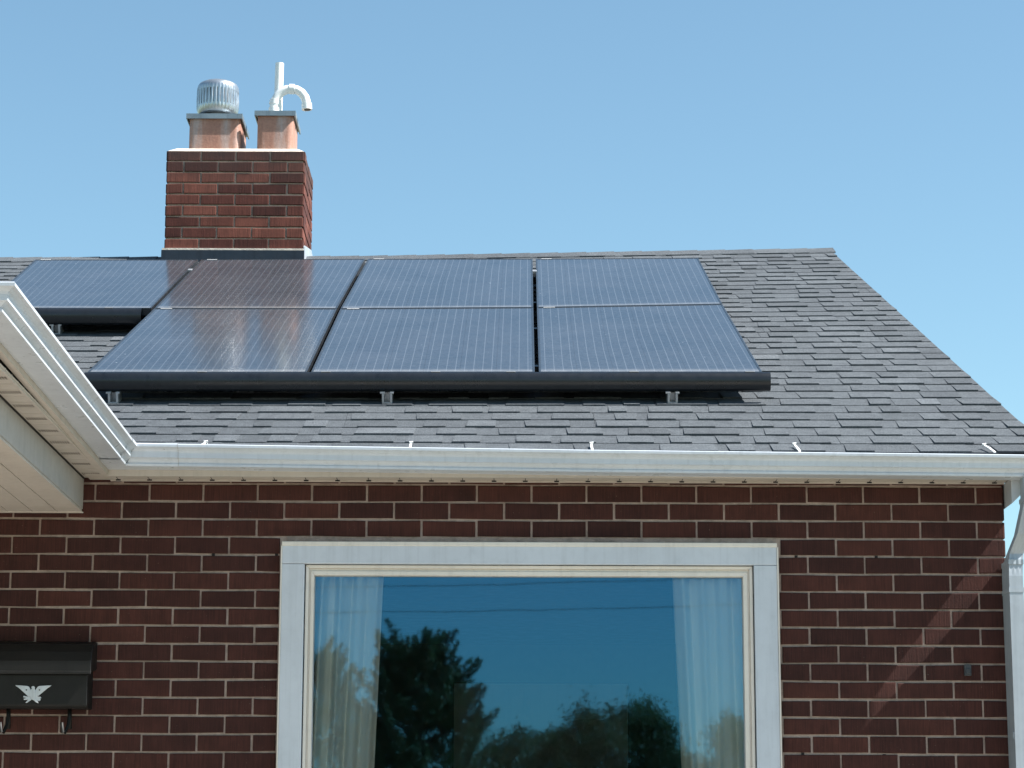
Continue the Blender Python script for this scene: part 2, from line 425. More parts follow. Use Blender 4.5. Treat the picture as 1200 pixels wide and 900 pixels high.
# rake trim board along the right slope
rk=MB()
for (s0,s1) in ((0,1.0),):
    p0=Vector((2.045,EY+.01,EZ)); L=RL(1.92); p1=RF(1.905,L)
    def ring(p,dz0,dz1): return [Vector((p.x-.02,p.y,p.z+dz0)),Vector((p.x,p.y,p.z+dz0)),Vector((p.x,p.y,p.z+dz1)),Vector((p.x-.02,p.y,p.z+dz1))]
    p2=Vector((2.0,9.45,EZ))
    rk.sweep([ring(p0,-.10,-.022),ring(p1,-.12,-.022),ring(p2,-.12,-.022)])
rk.build('rake_board',M['gutter'],house)
rs_=MB()
p0=Vector((2.03,EY+.15,EZ-.045)); p1=RF(1.89,RL(1.92))-Vector((0,0,.10)); p2=Vector((1.985,9.4,EZ-.10))
rs_.sweep([[Vector((WR-.002,p.y,p.z)),p,p+Vector((0,0,.006)),Vector((WR-.002,p.y,p.z+.006))] for p in (p0,p1,p2)])
rs_.build('rake_soffit',M['soffit'],house)
# boxed end return below the rake
br=MB()
prof=[(WR+.003,3.127),(WR+.058,3.127),(WR+.058,3.082),(WR+.045,3.070),(WR+.003,3.030)]
br.sweep([[(px,y,pz) for px,pz in prof] for y in (-.128,.22)])
br.sweep([[(px,y,pz) for px,pz in ((WR+.061,3.128),(2.03,3.128),(2.03,3.118),(WR+.061,3.118))] for y in (-.128,.22)])
br.build('eave_return',M['gutter'],house,bevel=.003)

# ------------------------------------------------------------------ gutters (K profile)
PROF=[(-.118,-.002),(-.118,-.078),(-.043,-.078),(-.038,-.0765),(-.0372,-.069),(-.0408,-.0645),(-.038,-.059),(-.031,-.0525),(-.0205,-.0485),(-.0200,-.038),(-.019,-.0265),(-.012,-.0185),(-.003,-.0145),(.003,-.012),(.0035,-.003),(.001,0),(-.010,0),(-.012,-.003),(-.0035,-.005),(-.005,-.0145),(-.016,-.0235),(-.022,-.036),(-.0235,-.046),(-.040,-.062),(-.044,-.0755),(-.116,-.0755),(-.116,-.002)]
RX=-1.372; GY=-.255
def st_corner(z,sc_=1.0): return [(RX+o*sc_,GY-o*sc_,z+h*sc_) for o,h in PROF]
def main_st(x,z): return [(x,GY-o,z+h) for o,h in PROF]
def porch_st(y,z): return [(RX+o,y,z+h) for o,h in PROF]
g=MB(); g.sweep([st_corner(3.2255),main_st(.3,3.2075),main_st(2.075,3.194)])
gut=g.build('gutter',M['gutter'],house)
# corner mitre sleeve and its seam
g=MB()
def off(st,dx,dy,dz): return [(a+dx,b_+dy,c_+dz) for a,b_,c_ in st]
PS=PROF; 
def sleeve(pts): return pts
OUT=[(o+ (.0018 if i>2 else 0),h-(.0018 if h<-.05 else 0)+(.0012 if h>-.003 else 0)) for i,(o,h) in enumerate(PROF[1:17])]
rows=[[(RX+o,GY-.105,3.2262+h) for o,h in OUT],[(RX+o,GY-o,3.2255+h) for o,h in OUT],[(RX+.155,GY-o,3.2240+h) for o,h in OUT]]
g.sweep(rows,closed=False,caps=False); g.build('gutter_corner',M['gutter'],gut)
g=MB()
for xx in (RX+.1555,):
    g.sweep([[(xx,GY-o-.0004,3.224+h) for o,h in OUT[2:]],[(xx+.0022,GY-o-.0004,3.224+h) for o,h in OUT[2:]]],closed=False,caps=False)
g.build('gutter_seam',M['seam'],gut)
sc_=MB(); sc_.lathe((RX+.105,0,0),[(0.0001,0),(.0035,0),(.003,.002),(.0001,.0022)],12)
sc_.v=[(x_,GY+.0105-(z_),3.2245-.018+y_) for x_,y_,z_ in sc_.v]; sc_.build('screw',M['seam'],gut)
# hanger straps hooked over the rim
def hanger(x,tilt):
    h=MB(); s0=.02; z=3.205
    pts=[Vector((x,GY+.02,z)),Vector((x+.002,GY+.045,z+.008)),RF(x+tilt*.2,.125,.017),RF(x+tilt*.5,.165,.018),RF(x+tilt*.6,.17,.012)]
    rows=[]
    for i,p in enumerate(pts):
        w=.0045 if i<3 else .0035
        rows.append([p+Vector((-w,0,0)),p+Vector((w,0,0)),p+Vector((w,0,.003)),p+Vector((-w,0,.003))])
    h.sweep(rows); h.tube([pts[3]+Vector((-.007,0,.004)),pts[3]+Vector((.008,0,.006))],.004,8)
    return h.build('hanger',M['pvc'],gut)
for hx,t in ((-1.145,.035),(-.352,.004),(.331,.004),(1.108,-.014),(1.838,-.035)): hanger(hx,t)

# fascia and soffit of the front eave
f=MB(); f.box((-1.50,-.137,3.121),(2.03,-.118,3.188)); f.build('fascia',M['soffit'],house)
s=MB(); s.box((-1.58,-.120,3.129),(WR+.06,.0,3.135))
s.box((-1.5,-.016,3.1225),(WR,-.0035,3.1285))            # wall channel
for i in range(29):
    xx=-1.47+i*.1195
    s.box((xx-.0012,-.117,3.1284),(xx+.0012,-.017,3.1292),m=1)
    s.box((xx-.009,-.0185,3.1235),(xx+.009,-.0163,3.1288),m=1)
s.build('soffit',[M['soffit'],M['hole']],house)

# ------------------------------------------------------------------ porch
PY=-2.615; PXL=-5.3; BX=-1.603
g=MB(); g.sweep([[(PXL,PY-o*-1*-1,3.262+h) for o,h in PROF],[(RX+o,PY-o,3.262+h) for o,h in PROF],st_corner(3.2255)])
pg=g.build('porch_gutter',M['gutter'],house,label='white porch gutter running towards the viewer at the left')
# fascia under the gutter, soffit with vents
f=MB()
fx0,fx1=RX-.140,RX-.117
def pz(y): return 3.2255+(3.262-3.2255)*(GY-y)/(GY-PY)
f.hexa([(fx0,PY+.14,pz(PY)-.10),(fx1,PY+.14,pz(PY)-.10),(fx1,-.12,pz(GY)-.103),(fx0,-.12,pz(GY)-.103),(fx0,PY+.14,pz(PY)-.004),(fx1,PY+.14,pz(PY)-.004),(fx1,-.12,pz(GY)-.02),(fx0,-.12,pz(GY)-.02)])
f.box((PXL,PY+.119,3.158),(fx0+.002,PY+.1385,3.262)); f.box((PXL,PY+.1395,3.1345),(fx0-.001,-2.39,3.140)); f.box((PXL,PY+.119,3.1345),(fx0-.001,PY+.1385,3.1575))
f.build('porch_fascia',M['soffit'],house)
s=MB(); ZS=3.133
y=-2.5; i=0
while y<-.03:
    y1=min(y+.0985,-.02)
    r=.5
    s.box((BX-.01,y,ZS),(fx0+.004,y1-.006,ZS+.006))
    s.box((BX-.01,y1-.006,ZS+.003),(fx0+.004,y1,ZS+.009),m=0)
    y=y1; i+=1
s.box((BX,-2.5,ZS-.004),(BX+.006,-.02,ZS+.001),m=2)
s.box((fx0-.006,-2.5,ZS-.006),(fx0+.001,-.02,ZS+.0005),m=0)
ps=s.build('porch_soffit',[M['soffit'],M['seam'],M['hole']],house)
for i in range(11):
    yy=-.10-i*.2235
    v=MB()
    for a in range(9):
        for c in range(4):
            xx=BX+.012+a*.0085; y2=yy-c*.011
            v.box((xx,y2-.0035,ZS-.0012),(xx+.0055,y2,ZS-.0004))
    v.build('vent_grille',M['groove'],ps)
# beam and ceiling
bm_=MB(); bm_.box((BX-.16,-2.40,3.014),(BX,-.004,3.134)); bm_.box((PXL+.2,-2.40,3.0145),(BX-.161,-2.26,3.133)); bm_.build('porch_beam',M['beam'],house,bevel=.003)
c=MB(); x=BX-.003; first=True
while x>PXL+.1:
    w=.0945
    c.box((x-w+.0035,-2.395,3.004),(x,-.006,3.012))
    c.box((x-w,-2.395,3.0075),(x-w+.0035,-.006,3.0115),m=1)
    c.box((x-w-.006,-.010,3.0035),(x-w+.010,-.0055,3.0075),m=2)
    x-=w
c.box((PXL+.1,-.0165,2.9995),(BX+.002,-.003,3.0037))
c.build('porch_ceiling',[M['ceiling'],M['groove'],M['hole']],house)
p=MB()
for px_ in (-3.3,-5.1):
    p.box((px_,-2.39,.02),(px_+.14,-2.25,3.0)); p.box((px_-.03,-2.42,.02),(px_+.17,-2.22,.14)); p.box((px_-.03,-2.42,2.9),(px_+.17,-2.22,3.003))
    p.build('porch_post',M['post'],house,bevel=.006); p=MB()
pr=MB(); nx,ny=12,10
def pzr(x,y): return min(3.235+.055*(y-PY), 3.235+.09*(RX-.06-x), 3.9)
for i in range(nx):
    for j in range(ny):
        X=[RX-.06+(PXL-RX+.06)*(i+a)/nx for a in (0,1)]; Y=[PY+.06+(3.05)*(j+a)/ny for a in (0,1)]
        pr.face([(X[1],Y[0],pzr(X[1],Y[0])),(X[0],Y[0],pzr(X[0],Y[0])),(X[0],Y[1],pzr(X[0],Y[1])),(X[1],Y[1],pzr(X[1],Y[1]))])
pr.build('porch_roof',M['shingle'],house)
b=MB(); b.box((-5.2,-2.7,0),(-1.5,-.001,.35)); b.build('porch_floor',M['kerb'],house,bevel=.01)

# ------------------------------------------------------------------ downspout
d=MB()
def dring(c,w,dp_,n=24):
    pts=[]
    # corrugated rectangle
    cx,cy,cz=c
    def side(p0,p1,nr,amp,nx_,ny_):
        out=[]; amp=.0017 if cz>2.78 else .0001
        for i in range(nr*4):
            t=i/(nr*4); q=amp*(.5-.5*math.cos(2*math.pi*t*nr))
            out.append((p0[0]+(p1[0]-p0[0])*t-nx_*q,p0[1]+(p1[1]-p0[1])*t-ny_*q))
        return out
    A=(-w/2,-dp_/2);B_=(w/2,-dp_/2);C_=(w/2,dp_/2);D_=(-w/2,dp_/2)
    for q in (side(A,B_,3,.0015,0,-1)+side(B_,C_,4,.0015,1,0)+side(C_,D_,3,.0015,0,1)+side(D_,A,4,.0015,-1,0)): pts.append((cx+q[0],cy+q[1],cz))
    return pts
DW,DD=.052,.130
pipe=[(1.970,-.190,3.125),(1.970,-.190,3.05),(1.968,-.182,3.01),(1.950,-.142,2.910),(1.928,-.088,2.840),(1.922,-.068,2.800),(1.920,-.072,2.755),(1.920,-.072,.15)]
d.sweep([dring(c_,DW,DD if c_[2]<2.82 else .070) for c_ in pipe]); ds=d.build('downspout',M['downspout'],house)
for i,(c_,g_) in enumerate((((1.969,-.187,3.03),-.036),((1.922,-.070,2.805),.004),((1.920,-.072,2.70),.003))):
    d=MB(); q=pipe
    d.sweep([dring((c_[0],c_[1],c_[2]+h_),DW+.004,DD+g_) for h_ in (.012,-.006)]); d.build('joint_collar',M['downspout'],ds)
d=MB(); d.box((1.890,-.1245,2.15),(1.952,-.1215,2.175)); d.box((1.9495,-.1215,2.15),(1.952,.02,2.175)); d.build('pipe_strap',M['downspout'],ds)
cl=MB(); cl.box((1.738,-.016,2.392),(1.764,.004,2.434)); cl.box((1.743,-.022,2.398),(1.759,-.016,2.418)); cl.build('cable_clip',M['clip'],house,bevel=.002)

# ------------------------------------------------------------------ picture window
w=MB()
TX0,TX1,TZ1,TZ0=-.838,1.038,2.888,1.32; TI0,TI1,TIZ,TIB=-.752,.950,2.806,1.40
def frame_ring(mb,o,i,y0,y1,m=0,mit=True):
    """o,i = (x0,x1,z0,z1) outer and inner; solid ring between y0 (front) and y1"""
    ox0,ox1,oz0,oz1=o; ix0,ix1,iz0,iz1=i
    for q in ([(ox0,oz0),(ox1,oz0),(ix1,iz0),(ix0,iz0)],[(ox1,oz0),(ox1,oz1),(ix1,iz1),(ix1,iz0)],[(ox1,oz1),(ox0,oz1),(ix0,iz1),(ix1,iz1)],[(ox0,oz1),(ox0,oz0),(ix0,iz0),(ix0,iz1)]):
        mb.hexa([(a,y0,c_) for a,c_ in q]+[(a,y1,c_) for a,c_ in q],m=m)
win=MB(); 
# trim boards: head runs through, jambs butt below it
win.box((TX0,-.030,TIZ),(TX1,.12,TZ1)); win.box((TX0,-.0295,TZ0),(TI0,.12,TIZ-.0012)); win.box((TI1,-.0295,TZ0),(TX1,.12,TIZ-.0012)); win.box((TI0,-.0295,TZ0),(TI1,.12,TIB))
wo=win.build('window',M['trim'],house,bevel=.0025,label='large picture window with white trim and drawn-back curtains')
h=MB(); h.box((TX0-.001,-.034,TZ1-.014),(TX1+.001,.0,TZ1+.002)); h.build('drip_cap',M['sash'],wo,bevel=.002)
for xx in (TX0-.004,TX1): h=MB(); h.box((xx,-.0335,TZ0),(xx+.005,.001,TZ1-.0145)); h.build('edge_bead',M['sash'],wo)
h=MB(); h.box((TX0-.03,-.07,TZ0-.05),(TX1+.03,.0,TZ0-.002)); h.build('sill',M['trim'],wo,bevel=.004)
sa=MB()
GX0,GX1,GZ1,GZ0=-.716,.910,2.765,1.44
frame_ring(sa,(TI0+.004,TI1-.004,TIB+.004,TIZ-.003),(TI0+.016,TI1-.016,TIB+.016,TIZ-.015),-.012,.05)
frame_ring(sa,(TI0+.016,TI1-.016,TIB+.016,TIZ-.015),(TI0+.023,TI1-.023,TIB+.023,TIZ-.025),-.002,.05)
frame_ring(sa,(TI0+.023,TI1-.023,TIB+.023,TIZ-.025),(GX0,GX1,GZ0,GZ1),-.008,.05)
sa.build('sash',M['sash'],wo,bevel=.0018)
gs=MB(); frame_ring(gs,(GX0+.0002,GX1-.0002,GZ0,GZ1),(GX0+.003,GX1-.003,GZ0+.003,GZ1-.003),.006,.02); gs.build('gasket',M['seam'],wo)
gl=MB(); gl.face([(GX0+.001,.016,GZ0),(GX1-.001,.016,GZ0),(GX1-.001,.016,GZ1),(GX0+.001,.016,GZ1)]); gl.build('pane',M['glass'],wo)
# room behind
rm=MB()
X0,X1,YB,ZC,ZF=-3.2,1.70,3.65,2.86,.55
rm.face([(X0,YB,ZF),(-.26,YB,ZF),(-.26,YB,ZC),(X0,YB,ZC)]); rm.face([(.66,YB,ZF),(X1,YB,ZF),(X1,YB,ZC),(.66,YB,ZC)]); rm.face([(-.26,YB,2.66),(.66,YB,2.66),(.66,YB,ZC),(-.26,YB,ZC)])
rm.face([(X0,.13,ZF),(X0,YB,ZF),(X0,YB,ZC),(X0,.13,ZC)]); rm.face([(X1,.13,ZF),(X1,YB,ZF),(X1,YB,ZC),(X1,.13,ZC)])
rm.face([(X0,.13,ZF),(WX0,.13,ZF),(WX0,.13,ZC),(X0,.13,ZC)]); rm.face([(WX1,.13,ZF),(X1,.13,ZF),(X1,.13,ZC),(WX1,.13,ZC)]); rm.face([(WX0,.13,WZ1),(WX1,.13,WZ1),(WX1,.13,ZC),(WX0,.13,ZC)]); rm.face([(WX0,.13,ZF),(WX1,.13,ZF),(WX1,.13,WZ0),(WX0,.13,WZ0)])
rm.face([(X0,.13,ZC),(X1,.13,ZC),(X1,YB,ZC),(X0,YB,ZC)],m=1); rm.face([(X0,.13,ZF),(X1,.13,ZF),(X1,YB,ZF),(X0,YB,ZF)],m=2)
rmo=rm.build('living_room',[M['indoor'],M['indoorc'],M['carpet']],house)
dr=MB(); dr.box((-.255,YB+.02,ZF),(.655,YB+.06,2.655))
for (a,c_) in ((-.17,.16),(.24,.57)):
    for (e0,e1) in ((.75,1.5),(1.65,2.5)): frame_ring(dr,(a,c_,e0,e1),(a+.03,c_-.03,e0+.03,e1-.03),YB+.008,YB+.0205)
dr.build('inner_door',M['doorw'],rmo)

# ------------------------------------------------------------------ curtains
def curtain(x0t,x1t,x0b,x1b,nf,ph,lab):
    c=MB(); nu,nv=150,14; rows=[]
    zt,zb=2.84,.62
    for j in range(nv+1):
        v=j/nv; z=zt+(zb-zt)*v; k=min(1,v*2.2)
        row=[]
        for i in range(nu+1):
            u=i/nu
            g_=u+.018*math.sin(7*u+3*v+ph)
            f_=math.sin(2*math.pi*nf*g_+ph)+.22*math.sin(2*math.pi*nf*2.3*g_+1.7*ph+v)
            amp=.024*(.55+.45*math.sin(5*u+ph))+.006
            xx=(x0t+(x1t-x0t)*u)*(1-k)+(x0b+(x1b-x0b)*u)*k
            row.append((xx,.062+f_*amp,z))
        rows.append(row)
    c.sweep(rows,closed=False,caps=False)
    o=c.build('curtain',M['curtain'],None,smooth=True); m_=o.modifiers.new('s','SOLIDIFY'); m_.thickness=.0015
    # origin at its foot
    off_=Vector((x0b,.062,zb)); o.data.transform(Matrix.Translation(-off_)); o.location=off_; o['_o']=tuple(off_)
    tag(o,lab,'curtain','curtains behind the picture window'); return o
curtain(-.725,-.455,-.76,-.49,4,.4,'pale curtain gathered at the left edge of the picture window')
curtain(.645,.915,.685,.93,3.4,2.1,'pale curtain gathered at the right edge of the picture window')

# ------------------------------------------------------------------ chimney
CX0,CX1,CY0,CY1,CZ1=-1.945,-1.150,4.35,4.96,5.764
CC=.0654; cb=MB(); W_=CX1-CX0; u=W_/4
zb=CZ1; k=0
def lay(O_,ux,nn,width,unit,k,z0,par):
    xs_=[i*unit for i in range(int(round(width/unit))+1)] if par else [0]+[unit*(i+.5) for i in range(int(round(width/unit)))]+[width]
    for a,c_ in zip(xs_[:-1],xs_[1:]): brick(cb,O_,ux,nn,a,c_,z0,z0+CC,m=.005,dep=.012,jit=.0022,r=min(1,random.random()*1.0))
dep=CY1-CY0
while zb>4.55:
    zb-=CC; par=(k%2==0)
    lay(Vector((CX0,CY0,0)),UX,NF,W_,u,k,zb,par)
    lay(Vector((CX1,CY0,0)),UY,NR,dep,dep/3,k,zb,not par)
    lay(Vector((CX0,CY1,0)),-UY,-NR,dep,dep/3,k,zb,not par)
    lay(Vector((CX1,CY1,0)),-UX,-NF,W_,u,k,zb,par)
    k+=1
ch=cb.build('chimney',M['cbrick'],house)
m_=MB(); m_.box((CX0+.009,CY0+.009,4.5),(CX1-.009,CY1-.009,CZ1-.005)); m_.build('mortar_joint',M['cmortar'],ch)
cr=MB(); e=.004
cr.hexa([(CX0+e,CY0+e,CZ1-.004),(CX1-e,CY0+e,CZ1-.004),(CX1-e,CY1-e,CZ1-.004),(CX0+e,CY1-e,CZ1-.004),(CX0+.05,CY0+.06,CZ1+.028),(CX1-.05,CY0+.06,CZ1+.028),(CX1-.05,CY1-.06,CZ1+.028),(CX0+.05,CY1-.06,CZ1+.028)])
cr.build('mortar_crown',M['crown'],ch,bevel=.004)
fl=MB()
fl.box((CX0-.012,CY0-.012,4.70),(CX1+.008,CY0-.002,5.168))
fl.box((CX0-.012,CY0-.002,4.70),(CX0-.003,CY1+.01,5.168))
fl.build('flashing',M['flash'],ch)
fl=MB(); fl.box((CX0-.008,CY0-.009,5.169),(CX1+.004,CY0+.002,5.180)); fl.build('sealant_bead',M['crown'],ch)
fl=MB(); q=[(CX1+.003,CY0-.004,4.9),(CX1+.003,CY1+.05,4.9),(CX1+.003,CY1+.05,5.28),(CX1+.003,CY1-.12,5.30),(CX1+.003,CY0+.02,5.205),(CX1+.003,CY0-.004,5.19)]
fl.sweep([q,[(x_+.006,y_,z_) for x_,y_,z_ in q]]); 
fl.hexa([(CX1+.009,CY0+.1,4.95),(CX1+.034,CY0+.1,4.95),(CX1+.034,CY1+.05,4.95),(CX1+.009,CY1+.05,4.95),(CX1+.009,CY0+.1,5.12),(CX1+.03,CY0+.1,5.10),(CX1+.03,CY1+.05,5.13),(CX1+.009,CY1+.05,5.17)])
fl.build('side_flashing',M['flashlight'],ch,label='pale galvanised flashing on the right side of the chimney')
def rrect(x0,x1,y0,y1,r,n=6):
    out=[]
    for cx,cy,a0 in ((x1-r,y0+r,-90),(x1-r,y1-r,0),(x0+r,y1-r,90),(x0+r,y0+r,180)):
        for i in range(n+1):
            a=R(a0+90*i/n); out.append((cx+r*math.cos(a),cy+r*math.sin(a)))
    return out
def liner(x0,x1,y0,y1,z0,z1,lab):
    l=MB(); o_=rrect(x0,x1,y0,y1,.035); i_=rrect(x0+.018,x1-.018,y0+.018,y1-.018,.022)
    l.sweep([[(a,c_,z0) for a,c_ in o_],[(a,c_,z1) for a,c_ in o_],[(a,c_,z1) for a,c_ in i_],[(a,c_,z0) for a,c_ in i_]],caps=False)
    ob=l.build('flue_liner',M['liner'],ch,label=lab); 
    me=ob.data
    for p in me.polygons: p.use_smooth=True
    md=ob.modifiers.new('e','EDGE_SPLIT'); md.split_angle=R(40)
    return ob
liner(-1.832,-1.536,4.42,4.80,CZ1-.01,5.985,'wide clay flue liner under the round vent cap')
liner(-1.437,-1.228,4.42,4.76,CZ1-.01,6.004,'narrow clay flue liner under the white plastic pipes')
cp=MB()
def capplate(x0,x1,y0,y1,z):
    cp.box((x0-.013,y0-.013,z),(x1+.012,y1+.013,z+.016)); 
    cp.box((x0-.015,y0-.015,z-.014),(x1+.014,y0-.009,z+.0158)); cp.box((x1+.008,y0-.014,z-.014),(x1+.0145,y1+.013,z+.0157)); cp.box((x0-.015,y0-.014,z-.014),(x0-.009,y1+.013,z+.0157))
capplate(-1.832,-1.536,4.42,4.80,5.987); cp.build('cap_plate',M['cap'],ch,label='flat metal plate on the wide flue liner'); cp=MB()
capplate(-1.437,-1.228,4.42,4.76,6.006); cp.build('cap_plate',M['cap'],ch,label='flat metal plate on the narrow flue liner')
# round ribbed vent cap
tc=(-1.690,4.60,6.003); 
t=MB(); NR_=180
def wob(q,k): return (.0022 if (k%5) in (0,1) else -.0022) if q in (5,6,7) else 0
t.lathe(tc,[(.074,0),(.074,.050),(.096,.046),(.110,.050),(.119,.064),(.122,.092),(.123,.135),(.121,.190),(.122,.207),(.119,.220),(.110,.235),(.088,.247),(.05,.256),(.0005,.259)],NR_,wob=wob)
to=t.build('vent_cap',M['fan'],ch,smooth=True,label='round ribbed metal vent cap')
md=to.modifiers.new('e','EDGE_SPLIT'); md.split_angle=R(38)
t=MB(); t.lathe((tc[0],tc[1],tc[2]+.02),[(.0755,.022),(.092,.0225),(.095,.0255),(.076,.031)],60); t.build('vent_throat',M['fandark'],to)
t=MB()
for k in range(72):
    a=k*2*math.pi/72; c_,s_=math.cos(a),math.sin(a)
    r0=.1215; w_=.0014
    t.poly([(tc[0]+r0*c_-w_*s_,tc[1]+r0*s_+w_*c_,tc[2]+.098),(tc[0]+r0*c_+w_*s_,tc[1]+r0*s_-w_*c_,tc[2]+.098),(tc[0]+(r0+.0013)*c_+w_*s_,tc[1]+(r0+.0013)*s_-w_*c_,tc[2]+.188),(tc[0]+(r0+.0013)*c_-w_*s_,tc[1]+(r0+.0013)*s_+w_*c_,tc[2]+.188)],[(0,1,2,3)])
t.build('vent_slot',M['fandark'],to)
# plastic pipes
p=MB(); PX,PYY=-1.304,4.60
p.tube([(PX,PYY,6.02),(PX+.004,PYY,6.375)],.0255,20); 
p.tube([(PX,PYY,6.02),(PX,PYY,6.06)],.029,20); p.v=[(a_-.031,b_,c_) for a_,b_,c_ in p.v]; vp=p.build('vent_pipe',M['pvc'],ch,smooth=True,label='straight upright white plastic vent pipe'); md=vp.modifiers.new('e','EDGE_SPLIT'); md.split_angle=R(45)
p=MB()
cpts=[(a_,6.0+(b_-6.0)*1.17) for a_,b_ in [(-1.335,6.015),(-1.335,6.085),(-1.329,6.110),(-1.314,6.136),(-1.290,6.156),(-1.262,6.167),(-1.232,6.170),(-1.202,6.165),(-1.175,6.150),(-1.155,6.127),(-1.145,6.098),(-1.142,6.066)]]
p.tube([(a,4.545,c_) for a,c_ in cpts],.0262,20)
p.tube([(-1.335,4.545,6.015),(-1.335,4.545,6.082)],.032,20)
p.tube([(-1.335,4.545,6.105),(-1.331,4.545,6.130)],.030,20)
p.tube([(-1.247,4.545,6.199),(-1.217,4.545,6.198)],.030,20)
p.tube([(-1.1445,4.545,6.110),(-1.142,4.545,6.073)],.0305,20)
p.v=[(a_-.018,b_,c_) for a_,b_,c_ in p.v]; vp=p.build('vent_pipe',M['pvc'],ch,smooth=True,label='white plastic vent pipe bent over like a walking stick'); md=vp.modifiers.new('e','EDGE_SPLIT'); md.split_angle=R(45)
p=MB(); p.tube([(-1.142,4.545,6.0725),(-1.142,4.545,6.072)],.022,20); p.v=[(a_-.018,b_,c_) for a_,b_,c_ in p.v]; p.build('pipe_opening',M['fandark'],vp)

# ------------------------------------------------------------------ solar panels
BOT=[(-1.718,.990),(-.802,1.010),(.136,1.030),(1.076,1.048)]
MID=[(-2.49,2.600),(-1.667,2.612),(-.786,2.625),(.148,2.682),(1.061,2.803)]
TOP=[(-2.530,4.208),(-1.640,4.232),(-.745,4.285),(.162,4.312),(1.064,4.370)]
HN=.130
def panel(bl,br_,tr,tl,lab,gr):
    bl,br_,tr,tl=[Vector(q) for q in (bl,br_,tr,tl)]
    # joint gaps between neighbours
    gx=.0085; gy=.006
    bl=bl+Vector((gx,gy)); br_=br_+Vector((-gx,gy)); tr=tr+Vector((-gx,-gy)); tl=tl+Vector((gx,-gy))
    W=(br_-bl).length; H=(tl-bl).length
    def P(u,v,n):
        q=(bl*(1-u)+br_*u)*(1-v)+(tl*(1-u)+tr*u)*v
        return RF(q.x,q.y,n)
    cen=P(.5,0,.095); e=empty('solar_panel',tuple(cen)); tag(e,lab,'solar panel',gr)
    f=MB(); a=.009/W; b_=.009/H
    for (u0,u1,v0,v1) in ((0,1,0,b_),(0,1,1-b_,1),(0,a,b_,1-b_),(1-a,1,b_,1-b_)):
        f.hexa([P(u0,v0,HN-.036),P(u1,v0,HN-.036),P(u1,v1,HN-.036),P(u0,v1,HN-.036),P(u0,v0,HN),P(u1,v0,HN),P(u1,v1,HN),P(u0,v1,HN)])
    f.build('frame',M['frame'],e,bevel=.0012)
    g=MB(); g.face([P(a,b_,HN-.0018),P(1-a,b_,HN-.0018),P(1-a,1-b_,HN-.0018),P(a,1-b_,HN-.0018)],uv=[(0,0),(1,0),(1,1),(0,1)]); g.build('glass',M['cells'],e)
    g=MB(); g.face([P(a,b_,HN-.008),P(1-a,b_,HN-.008),P(1-a,1-b_,HN-.008),P(a,1-b_,HN-.008)]); g.build('back_sheet',M['black'],e)
    s=MB(); u0=.035; u1=u0+.062; s.hexa([P(u0,1-b_*.9,HN+.0003),P(u1,1-b_*.9,HN+.0003),P(u1,1-b_*.15,HN+.0003),P(u0,1-b_*.15,HN+.0003),P(u0,1-b_*.9,HN+.0012),P(u1,1-b_*.9,HN+.0012),P(u1,1-b_*.15,HN+.0012),P(u0,1-b_*.15,HN+.0012)]); s.build('sticker',M['tagw'],e)
    return e
GRP='black solar panels on the front roof slope'
panel(BOT[0],BOT[1],MID[2],MID[1],'solar panel at the lower left, mirroring the tops of the chimney flues',GRP)
panel(BOT[1],BOT[2],MID[3],MID[2],'middle solar panel of the lower row of three',GRP)
panel(BOT[2],BOT[3],MID[4],MID[3],'solar panel at the lower right corner of the array beside bare shingles',GRP)
panel(MID[0],MID[1],TOP[1],TOP[0],'leftmost solar panel of the upper row, with shingles and no panel below it',GRP)
panel(MID[1],MID[2],TOP[2],TOP[1],'solar panel in the upper row directly in front of the brick chimney',GRP)
panel(MID[2],MID[3],TOP[3],TOP[2],'solar panel in the upper row, first one right of the chimney',GRP)
panel(MID[3],MID[4],TOP[4],TOP[3],'solar panel at the upper right corner of the array just under the ridge',GRP)

def skirt(A,B,lab):
    A=Vector(A);B=Vector(B)
    pr_=[(.004,.129),(-.006,.1295),(-.018,.124),(-.028,.113),(-.034,.098),(-.036,.082),(-.034,.068),(-.027,.058),(-.018,.053),(-.006,.052),(-.006,.056),(-.018,.058),(-.028,.068),(-.031,.082),(-.029,.097),(-.02,.112),(.004,.121)]
    k=MB(); rows=[]
    for t in (0,.25,.5,.75,1):
        q=A*(1-t)+B*t; rows.append([RF(q.x,q.y+a,n) for a,n in pr_])
    c=RF((A.x+B.x)/2,(A.y+B.y)/2,.05); e=empty('array_skirt',tuple(c)); tag(e,lab,'skirt','black rounded skirts along the lower panel edges')
    k.sweep(rows); o=k.build('skirt_profile',M['skirt'],e,smooth=True); md=o.modifiers.new('e','EDGE_SPLIT'); md.split_angle=R(40)
    L=B.x-A.x
    for x in [A.x+L*f_ for f_ in ((.17,.35,.51,.62,.80,.97) if L>2 else (.35,.8))]:
        t=(x-A.x)/L; s_=A.y+(B.y-A.y)*t
        k=MB(); k.hexa([RF(x-.02,s_-.004,.1295),RF(x+.02,s_-.004,.1295),RF(x+.02,s_+.008,.1305),RF(x-.02,s_+.008,.1305),RF(x-.02,s_-.004,.1325),RF(x+.02,s_-.004,.1325),RF(x+.02,s_+.008,.1335),RF(x-.02,s_+.008,.1335)]); k.build('clamp',M['dusty'],e,bevel=.001)
    return e
SKL=skirt((-1.720,.990),(1.100,1.0485),'long black skirt along the bottom of the lower three panels')
SKS=skirt((-2.50,2.600),(-1.72,2.611),'short black skirt under the leftmost upper solar panel')
